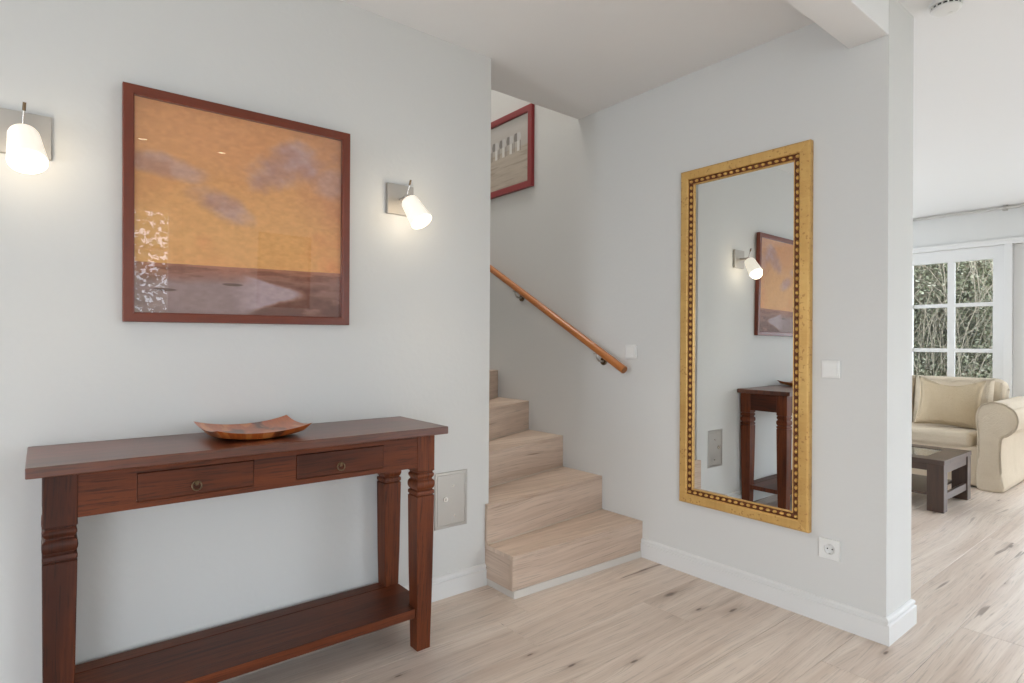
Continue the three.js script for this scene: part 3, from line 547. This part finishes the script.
{
  // double garden door in the living room, seen past the mirror wall
  const g = structGroup('window_1', 'white garden door with small panes behind the sofa', [XW + 0.06, 0, -1.885]); g.rotation.y = -Math.PI / 2;
  glazedLeaf(g, 0.876, 0.05, 2.13, 2, 4, 0.094, 0.125, 0.13, 0.064);
  part('door_frame', merge([bx(-0.53, 0.5, 2.13, 2.18, -0.06, 0.07, 'x', 0.003), bx(-0.53, -0.44, 0, 2.13, -0.06, 0.07, 'y', 0.003), bx(0.44, 0.50, 0, 2.13, -0.06, 0.07, 'y', 0.003), bx(-0.44, 0.44, 0, 0.05, -0.06, 0.07, 'x', 0.003), bx(-0.55, 0.5, 2.165, 2.185, 0.0705, 0.085, 'x', 0.003)]), M.trim, g);
  const g2 = structGroup('window_2', 'white garden door leaf cut by the right edge of view', [XW + 0.06, 0, -0.93]); g2.rotation.y = -Math.PI / 2;
  glazedLeaf(g2, 0.91, 0.05, 2.13, 2, 4, 0.094, 0.125, 0.13, 0.064);
  part('door_frame', merge([bx(-0.455, 0.46, 2.13, 2.18, -0.06, 0.07, 'x', 0.003), bx(0.455, 0.46, 0, 2.13, -0.06, 0.07, 'y'), bx(-0.455, 0.455, 0, 0.05, -0.06, 0.07, 'x', 0.003), bx(-0.455, 0.48, 2.165, 2.185, 0.0705, 0.085, 'x', 0.003)]), M.trim, g2);
  const g5 = structGroup('window_5', 'wide terrace door outside the view', [XW + 0.06, 0, 0.62]); g5.rotation.y = -Math.PI / 2;
  glazedLeaf(g5, 1.8, 0.02, 2.18, 3, 4, 0.09, 0.12, 0.13, 0.05);
  // glazing in the wall behind the viewer
  const g3 = structGroup('window_3', 'white garden door mirrored in the glass of the orange painting', [0.325, 0, ZB + 0.06]);
  glazedLeaf(g3, 1.55, 0.02, 2.2, 4, 5, 0.115, 0.12, 0.2, 0.045);
  const g4 = structGroup('window_4', 'wide garden window outside the view', [4.1, 0, ZB + 0.06]);
  glazedLeaf(g4, 2.8, 0.1, 2.15, 4, 4, 0.08, 0.09, 0.1, 0.05);
  const g6 = structGroup('window_6', 'glazed hall door outside the view', [-1.15, 0, ZB + 0.06]);
  glazedLeaf(g6, 1.2, 0.02, 2.1, 3, 4, 0.07, 0.07, 0.1, 0.04);
  const g8 = structGroup('window_8', 'wide hall window beside the panelled door, outside the view', [XL - 0.06, 0, -1.15]); g8.rotation.y = Math.PI / 2;
  glazedLeaf(g8, 1.7, 0.1, 2.06, 3, 4, 0.08, 0.09, 0.1, 0.05);
  const g9 = structGroup('window_9', 'side window of the living room, outside the view', [5.3, 0, -5.06]);
  glazedLeaf(g9, 2.1, 0.25, 2.15, 3, 3, 0.08, 0.09, 0.1, 0.05);
  const g7 = structGroup('window_7', 'roof window over the stairs', [1.9, 5.06, -3.2]); g7.rotation.x = -Math.PI / 2;
  glazedLeaf(g7, 0.84, -0.46, 0.46, 1, 1, 0.05, 0.05, 0.05, 0.04);
}
// panelled hall door (mirrored in the painting, seen through the gilt mirror)
{
  const g = structGroup('door_1', 'white panelled hall door beyond the left edge of view', [XL, 0, 0.5]); g.rotation.y = Math.PI / 2;
  part('door_leaf', bx(-0.448, 0.448, 0.005, 2.055, -0.10, -0.06, 'y', 0.003), M.trim, g);
  for (const [x0, x1] of [[-0.33, -0.05], [0.05, 0.33]]) for (const [y0, y1] of [[0.2, 0.95], [1.1, 1.9]]) {
    part('door_panel', bx(x0 + 0.03, x1 - 0.03, y0 + 0.03, y1 - 0.03, -0.062, -0.052, 'y', 0.006), M.trim, g);
    for (const s of pictureFrame(x1 - x0, y1 - y0, 0.022, 0.012)) part('panel_moulding', s, M.trim, g).position.set((x0 + x1) / 2, (y0 + y1) / 2, -0.062);
  }
  part('casing', merge([bx(-0.535, -0.448, 0, 2.15, 0, 0.02, 'y', 0.004), bx(0.448, 0.535, 0, 2.15, 0, 0.02, 'y', 0.004), bx(-0.448, 0.448, 2.062, 2.15, 0, 0.02, 'x', 0.004)]), M.trim, g);
  const h = part('handle', merge([rod(V(0.39, 1.05, -0.06), V(0.39, 1.05, -0.01), 0.009, 14), rod(V(0.395, 1.05, -0.012), V(0.28, 1.05, -0.012), 0.009, 14)]), M.steel, g, 'satin metal lever handle');
}
// small framed picture on the wall behind the viewer, seen as a reflection in the painting's glass
{
  const art = tex(256, 256, (u, v) => { const n = fbm(u * 5, v * 5, 71, 4); return mix3([150, 130, 110], [196, 180, 158], n); });
  const g = framed('framed_print', 'pale framed print on the wall opposite the orange painting', 0.57, 0.80, 0.03, 0.02, std({ name: 'limed_frame', color: '#8a7058', roughness: 0.5 }), art, false);
  g.rotation.y = Math.PI; g.position.set(2.10, 1.60, ZB - 0.001);
}
// curtain rail
{
  const g = thing('curtain_rail', 'slim white curtain rail under the ceiling above the garden door', 'curtain rail', [XW - 0.055, 0, 0]);
  part('rail', bx(-0.012, 0.012, 2.462, 2.484, -3.6, -0.3, 'z', 0.003), std({ name: 'satin_aluminium', color: '#c9c6c0', roughness: 0.35, metalness: 0.5 }), g);
  for (const z of [-1.43, -2.9]) { const b = part('bracket', bx(-0.014, 0.055, 2.475, 2.5, z - 0.014, z + 0.014, 'x', 0.003), M.steel, g); part('clip', bx(-0.018, 0.018, 2.448, 2.466, z - 0.02, z + 0.02, 'x', 0.005), M.steel, b); }
}

// ------------------------------------------------------------------ living room furniture
const linenTex = tex(512, 512, (u, v) => { const n = fbm(u * 6, v * 6, 4, 4), w = 0.5 * vnoise(u * 256, v * 30, 7) + 0.5 * vnoise(u * 30, v * 256, 8); return mix3([216, 201, 178], [199, 182, 157], 0.6 * n + 0.4 * w); });
linenTex.repeat.set(1.6, 1.6);
const linenBump = tex(256, 256, (u, v) => { const n = 255 * (0.7 * fbm(u * 5, v * 5, 3, 4) + 0.3 * vnoise(u * 128, v * 128, 4)); return [n, n, n]; }, false); linenBump.repeat.set(2, 2);
M.linen = phy({ name: 'beige_linen', map: linenTex, roughness: 0.95, bumpMap: linenBump, bumpScale: 0.005, sheen: 0.3, sheenRoughness: 0.6, sheenColor: new THREE.Color('#e8dcc8') });
function extrudeAlong(pts, len, bevel, seg = 4) {
  const s = new THREE.Shape(); s.setFromPoints(new THREE.CatmullRomCurve3(pts.map(([x, y]) => V(x, y, 0)), true, 'catmullrom', 0.35).getPoints(90).map((p) => new THREE.Vector2(p.x, p.y)));
  return new THREE.ExtrudeGeometry(s, { depth: len - 2 * bevel, bevelEnabled: true, bevelSize: bevel, bevelThickness: bevel, bevelOffset: -bevel, bevelSegments: seg, steps: 8 }).translate(0, 0, bevel);
}
function cushion(w, h, t, pinch = 0.12, sag = 0, n = 24) {
  // puffed square in x (w), y (h), thickness z
  const v = [], P = (i, j, s) => {
    const a = -1 + 2 * i / n, b = -1 + 2 * j / n, ea = 1 - a * a, eb = 1 - b * b;
    const th = t / 2 * Math.pow(Math.max(0, ea), 0.42) * Math.pow(Math.max(0, eb), 0.42);
    const x = a * w / 2 * (1 - pinch * eb * Math.pow(Math.abs(a), 3)), y = b * h / 2 * (1 - pinch * ea * Math.pow(Math.abs(b), 3)) - (b > 0 ? sag * ea * ea * b * b : 0);
    return [x, y, s * th * (1 + 0.05 * Math.sin(7 * a + 3 * b) * s)];
  };
  for (let i = 0; i < n; i++) for (let j = 0; j < n; j++) { const f = [P(i, j, 1), P(i + 1, j, 1), P(i + 1, j + 1, 1), P(i, j + 1, 1)], k = [P(i, j, -1), P(i + 1, j, -1), P(i + 1, j + 1, -1), P(i, j + 1, -1)]; v.push(...f[0], ...f[1], ...f[2], ...f[0], ...f[2], ...f[3], ...k[0], ...k[2], ...k[1], ...k[0], ...k[3], ...k[2]); }
  let g = new THREE.BufferGeometry(); g.setAttribute('position', new THREE.Float32BufferAttribute(v, 3)); g = mergeVertices(g, 1e-5); g.computeVertexNormals(); return uvBy(g.toNonIndexed(), 'x');
}
{
  const g = thing('sofa', 'beige linen loose cover sofa with rolled arms behind the coffee table', 'sofa', [0, 0, 0]);
  const zR = -1.165, zL = -3.35, xf = 5.8, xb = 6.85;
  // skirted base
  part('skirted_base', bx(xf + 0.06, xb, 0.012, 0.33, zL + 0.12, zR - 0.14, 'z', 0.02), M.linen, g);
  // rolled arms: profile in (z outwards, y), swept along x
  const armPts = [[-0.15, 0.01], [-0.15, 0.25], [-0.148, 0.45], [-0.158, 0.58], [-0.13, 0.665], [-0.06, 0.70], [0.02, 0.69], [0.085, 0.64], [0.105, 0.57], [0.09, 0.50], [0.045, 0.45], [0.005, 0.42], [-0.004, 0.3], [0.002, 0.15], [0.014, 0.01]];
  for (const s of [1, -1]) {
    const a = extrudeAlong(armPts.map(([z, y]) => [z, y]), 0.93, 0.02);
    // local: x -> outwards (z), z -> depth (x)
    const m = new THREE.Matrix4().makeBasis(V(0, 0, s), V(0, 1, 0), V(1, 0, 0));
    a.applyMatrix4(m); if (s > 0) { const P = a.attributes.position.array; for (let i = 0; i < P.length; i += 9) for (let k = 0; k < 3; k++) { const t = P[i + 3 + k]; P[i + 3 + k] = P[i + 6 + k]; P[i + 6 + k] = t; } }
    a.translate(xf, 0, s > 0 ? zR : zL); a.computeVertexNormals();
    const am = part('arm', uvBy(toCreasedNormals(a, 0.9), 'y', rr(0, 2)), M.linen, g);
    if (s > 0) {
      const cur = armPts.map(([z, y]) => V(xf + 0.004, y, zR + z * 0.97));
      part('piping', new THREE.TubeGeometry(new THREE.CatmullRomCurve3(cur.slice(1, 14), false, 'catmullrom', 0.35), 70, 0.006, 6), M.linen, am);
    }
  }
  // back with a rolled top, swept along z
  const backPts = [[-0.14, 0.02], [-0.14, 0.45], [-0.16, 0.62], [-0.17, 0.74], [-0.13, 0.825], [-0.05, 0.85], [0.04, 0.835], [0.09, 0.77], [0.08, 0.70], [0.05, 0.62], [0.05, 0.3], [0.05, 0.02]];
  const bk = extrudeAlong(backPts, zR - zL - 0.17, 0.085, 8); bk.translate(xb - 0.12, 0, zL + 0.04); bk.computeVertexNormals();
  part('back', uvBy(toCreasedNormals(bk, 0.9), 'z'), M.linen, g);
  // seat and back cushions
  for (const [z0, z1] of [[-1.93, -1.36], [-2.55, -1.94], [-3.17, -2.56]]) {
    const zc = (z0 + z1) / 2, w = z1 - z0;
    part('seat_cushion', bx(xf + 0.05, xb - 0.24, 0.30, 0.435, z0, z1, 'z', 0.045, 5), M.linen, g);
    const c = cushion(w + 0.03, 0.46, 0.26, 0.02, 0); c.rotateY(-Math.PI / 2); c.rotateZ(-0.20); c.translate(6.45, 0.635, zc);
    part('back_cushion', uvBy(c, 'z'), M.linen, g);
  }
  const p = thing('throw_pillow', 'square beige pillow leaning in the corner of the sofa', 'pillow', [6.19, 0.645, -1.60]);
  const c = cushion(0.48, 0.44, 0.15, 0.10, 0.05); part('pillow_cover', uvBy(c, 'x'), phy({ name: 'pale_linen_pillow', map: linenTex, color: '#f6f0e4', roughness: 0.95, bumpMap: linenBump, bumpScale: 0.01 }), p);
  p.rotation.order = 'YXZ'; p.rotation.set(-0.28, -Math.PI / 2 + 0.10, -0.04);
}
{
  const x0 = 4.79, x1 = 5.43, z1 = -1.262, z0 = -2.42, Y = 0.358;
  const espTex = tex(256, 256, (u, v) => mix3([88, 64, 50], [52, 35, 27], 0.6 * fbm(u * 3, v * 40, 5, 4) + 0.4 * fbm(u * 12, v * 120, 9, 2)));
  espTex.repeat.set(1.5, 1.5);
  const esp = phy({ name: 'espresso_wood', map: espTex, roughness: 0.36, clearcoat: 0.3, clearcoatRoughness: 0.25 });
  const g = thing('coffee_table', 'low dark wooden coffee table with a lower shelf in front of the sofa', 'table', [0, 0, 0]);
  part('tabletop', merge([bx(x0, x0 + 0.13, Y - 0.03, Y, z0, z1, 'z', 0.002), bx(x1 - 0.13, x1, Y - 0.03, Y, z0, z1, 'z', 0.002), bx(x0 + 0.13, x1 - 0.13, Y - 0.03, Y, z1 - 0.14, z1, 'x', 0.002), bx(x0 + 0.13, x1 - 0.13, Y - 0.03, Y, z0, z0 + 0.14, 'x', 0.002)]), esp, g);
  part('inlay', bx(x0 + 0.13, x1 - 0.13, Y - 0.022, Y - 0.004, z0 + 0.14, z1 - 0.14, 'z'), phy({ name: 'grey_slate_inlay', color: '#7f7d74', roughness: 0.18, clearcoat: 0.5 }), g, 'glossy grey inlay panel');
  for (const x of [[x0 + 0.003, x0 + 0.083], [x1 - 0.083, x1 - 0.003]]) for (const z of [[z0 + 0.003, z0 + 0.103], [z1 - 0.103, z1 - 0.003]]) part('leg', bx(x[0], x[1], 0, Y - 0.0305, z[0], z[1], 'y', 0.003), esp, g);
  for (const z of [[z1 - 0.032, z1 - 0.01], [z0 + 0.01, z0 + 0.032]]) { part('apron', bx(x0 + 0.085, x1 - 0.085, Y - 0.095, Y - 0.0305, z[0], z[1], 'x', 0.002), esp, g); part('shelf_rail', bx(x0 + 0.085, x1 - 0.085, 0.075, 0.125, z[0], z[1], 'x', 0.002), esp, g); }
  for (const x of [[x0 + 0.01, x0 + 0.032], [x1 - 0.032, x1 - 0.01]]) part('apron', bx(x[0], x[1], Y - 0.08, Y - 0.0305, z0 + 0.105, z1 - 0.105, 'z', 0.002), esp, g);
  part('lower_shelf', bx(x0 + 0.02, x1 - 0.02, 0.105, 0.123, z0 + 0.105, z1 - 0.105, 'z', 0.002), esp, g);
}

// ------------------------------------------------------------------ garden
{
  const soil = tex(256, 256, (u, v) => mix3([104, 100, 78], [142, 138, 112], fbm(u * 12, v * 12, 6, 4))); soil.repeat.set(0.4, 0.4);
  const gm = struct('ground', merge([bx(XW + 0.3, 22, -0.35, -0.15, -14, 14, 'x'), bx(-14, XW + 0.3, -0.35, -0.15, ZB + 0.3, 14, 'x')]), std({ name: 'winter_lawn', map: soil, roughness: 1 }), 'pale winter lawn outside the garden doors');
  // hedge: twigs and leaves, too many to count
  const leaf = new THREE.BufferGeometry();
  { const v = [], uvq = [], o = [[0, 0, 0], [0.28, 0.035, 0.30], [0.34, 0.02, 0.62], [0, -0.03, 1], [-0.34, 0.02, 0.62], [-0.28, 0.035, 0.30]], c = [0, 0.05, 0.5]; for (let i = 0; i < 6; i++) { v.push(...c, ...o[i], ...o[(i + 1) % 6]); } leaf.setAttribute('position', new THREE.Float32BufferAttribute(v, 3)); leaf.computeVertexNormals(); }
  const leafMat = phy({ name: 'dusty_evergreen_leaf', color: '#ffffff', roughness: 0.55, transmission: 0.25, thickness: 0 });
  leafMat.side = THREE.DoubleSide;
  const hedge = (label, n, tw, place, size, core) => {
    const g = thing('garden_hedge', label, 'hedge', [0, 0, 0], { kind: 'stuff' });
    const im = sh(new THREE.InstancedMesh(leaf, leafMat, n)); im.name = 'foliage';
    const m = new THREE.Matrix4(), q = new THREE.Quaternion(), e = new THREE.Euler(), col = new THREE.Color();
    for (let i = 0; i < n; i++) {
      const p = place(); e.set(rr(-1.4, 1.4), rr(0, 6.28), rr(-1, 1)); q.setFromEuler(e); const s = rr(0.6, 1.25) * size; m.compose(p, q, V(s, s, s)); im.setMatrixAt(i, m);
      const t = rnd(); col.setRGB(...(t < 0.6 ? mix3([0.26, 0.28, 0.17], [0.42, 0.43, 0.29], rnd()) : t < 0.85 ? mix3([0.48, 0.48, 0.36], [0.62, 0.62, 0.48], rnd()) : [0.42, 0.36, 0.27])); im.setColorAt(i, col);
    }
    g.add(im);
    const list = []; for (let i = 0; i < tw; i++) { const p = place(true), h = rr(0.7, 1.7), bend = rr(-0.35, 0.35), bz = rr(-0.9, 0.9); list.push(new THREE.TubeGeometry(new THREE.QuadraticBezierCurve3(p, p.clone().add(V(bend * 0.2, h * 0.7, bz * 0.05)), p.clone().add(V(bend, h, bz))), 7, rr(0.002, 0.0055), 4)); }
    part('inner_thicket', core, std({ name: 'shaded_thicket', color: '#9d9b82', roughness: 1 }), g).userData.kind = 'stuff';
    part('twigs', merge(list), std({ name: 'pale_bark', color: '#9c9280', roughness: 0.9 }), g).userData.kind = 'stuff';
  };
  hedge('tall leafy hedge with pale bare twigs outside the garden doors', 240000, 1000, (tw) => { const y = tw ? rr(-0.1, 2.3) : rr(-0.1, 3.9); return V((tw ? 9.25 : 9.5) + Math.pow(rnd(), 1.2) * 1.5 - 0.12 * Math.sin(y * 4), y, rr(-6.0, -1.8)); }, 0.05, bx(10.75, 11.1, -0.15, 3.9, -6.4, -1.9, 'y', 0.15, 4));
  hedge('leafy hedge mirrored in the glass of the orange painting', 13000, 200, (tw) => V(rr(-2, 6.5), tw ? rr(0, 2.2) : -0.1 + 3.3 * Math.pow(rnd(), 1.25), ZB + 5.4 + rr(0, 0.9)), 0.13, bx(-2, 6.5, -0.15, 0.7, ZB + 6.3, ZB + 6.6, 'y', 0.12, 4));
  // low blue-grey ground cover sheet in front of the hedge
  const cov = new THREE.SphereGeometry(1, 40, 20, 0, Math.PI * 2, 0, Math.PI / 2); { const P = cov.attributes.position; for (let i = 0; i < P.count; i++) { const x = P.getX(i), y = P.getY(i), z = P.getZ(i), k = 1 + 0.14 * (fbm(x * 3 + 5, z * 3 + y * 2, 5, 3) - 0.5); P.setXYZ(i, x * k * 0.5, y * k * 0.86, z * k * 1.5); } cov.computeVertexNormals(); }
  const t = sh(new THREE.Mesh(cov, std({ name: 'blue_grey_tarpaulin', color: '#8ea3a6', roughness: 0.7 }))); t.name = 'covered_garden_heap'; t.position.set(8.7, -0.15, -1.75); scene.add(t); tag(t, 'blue-grey covered heap in the garden below the hedge', 'garden heap');
}

renderer.render(scene, camera);
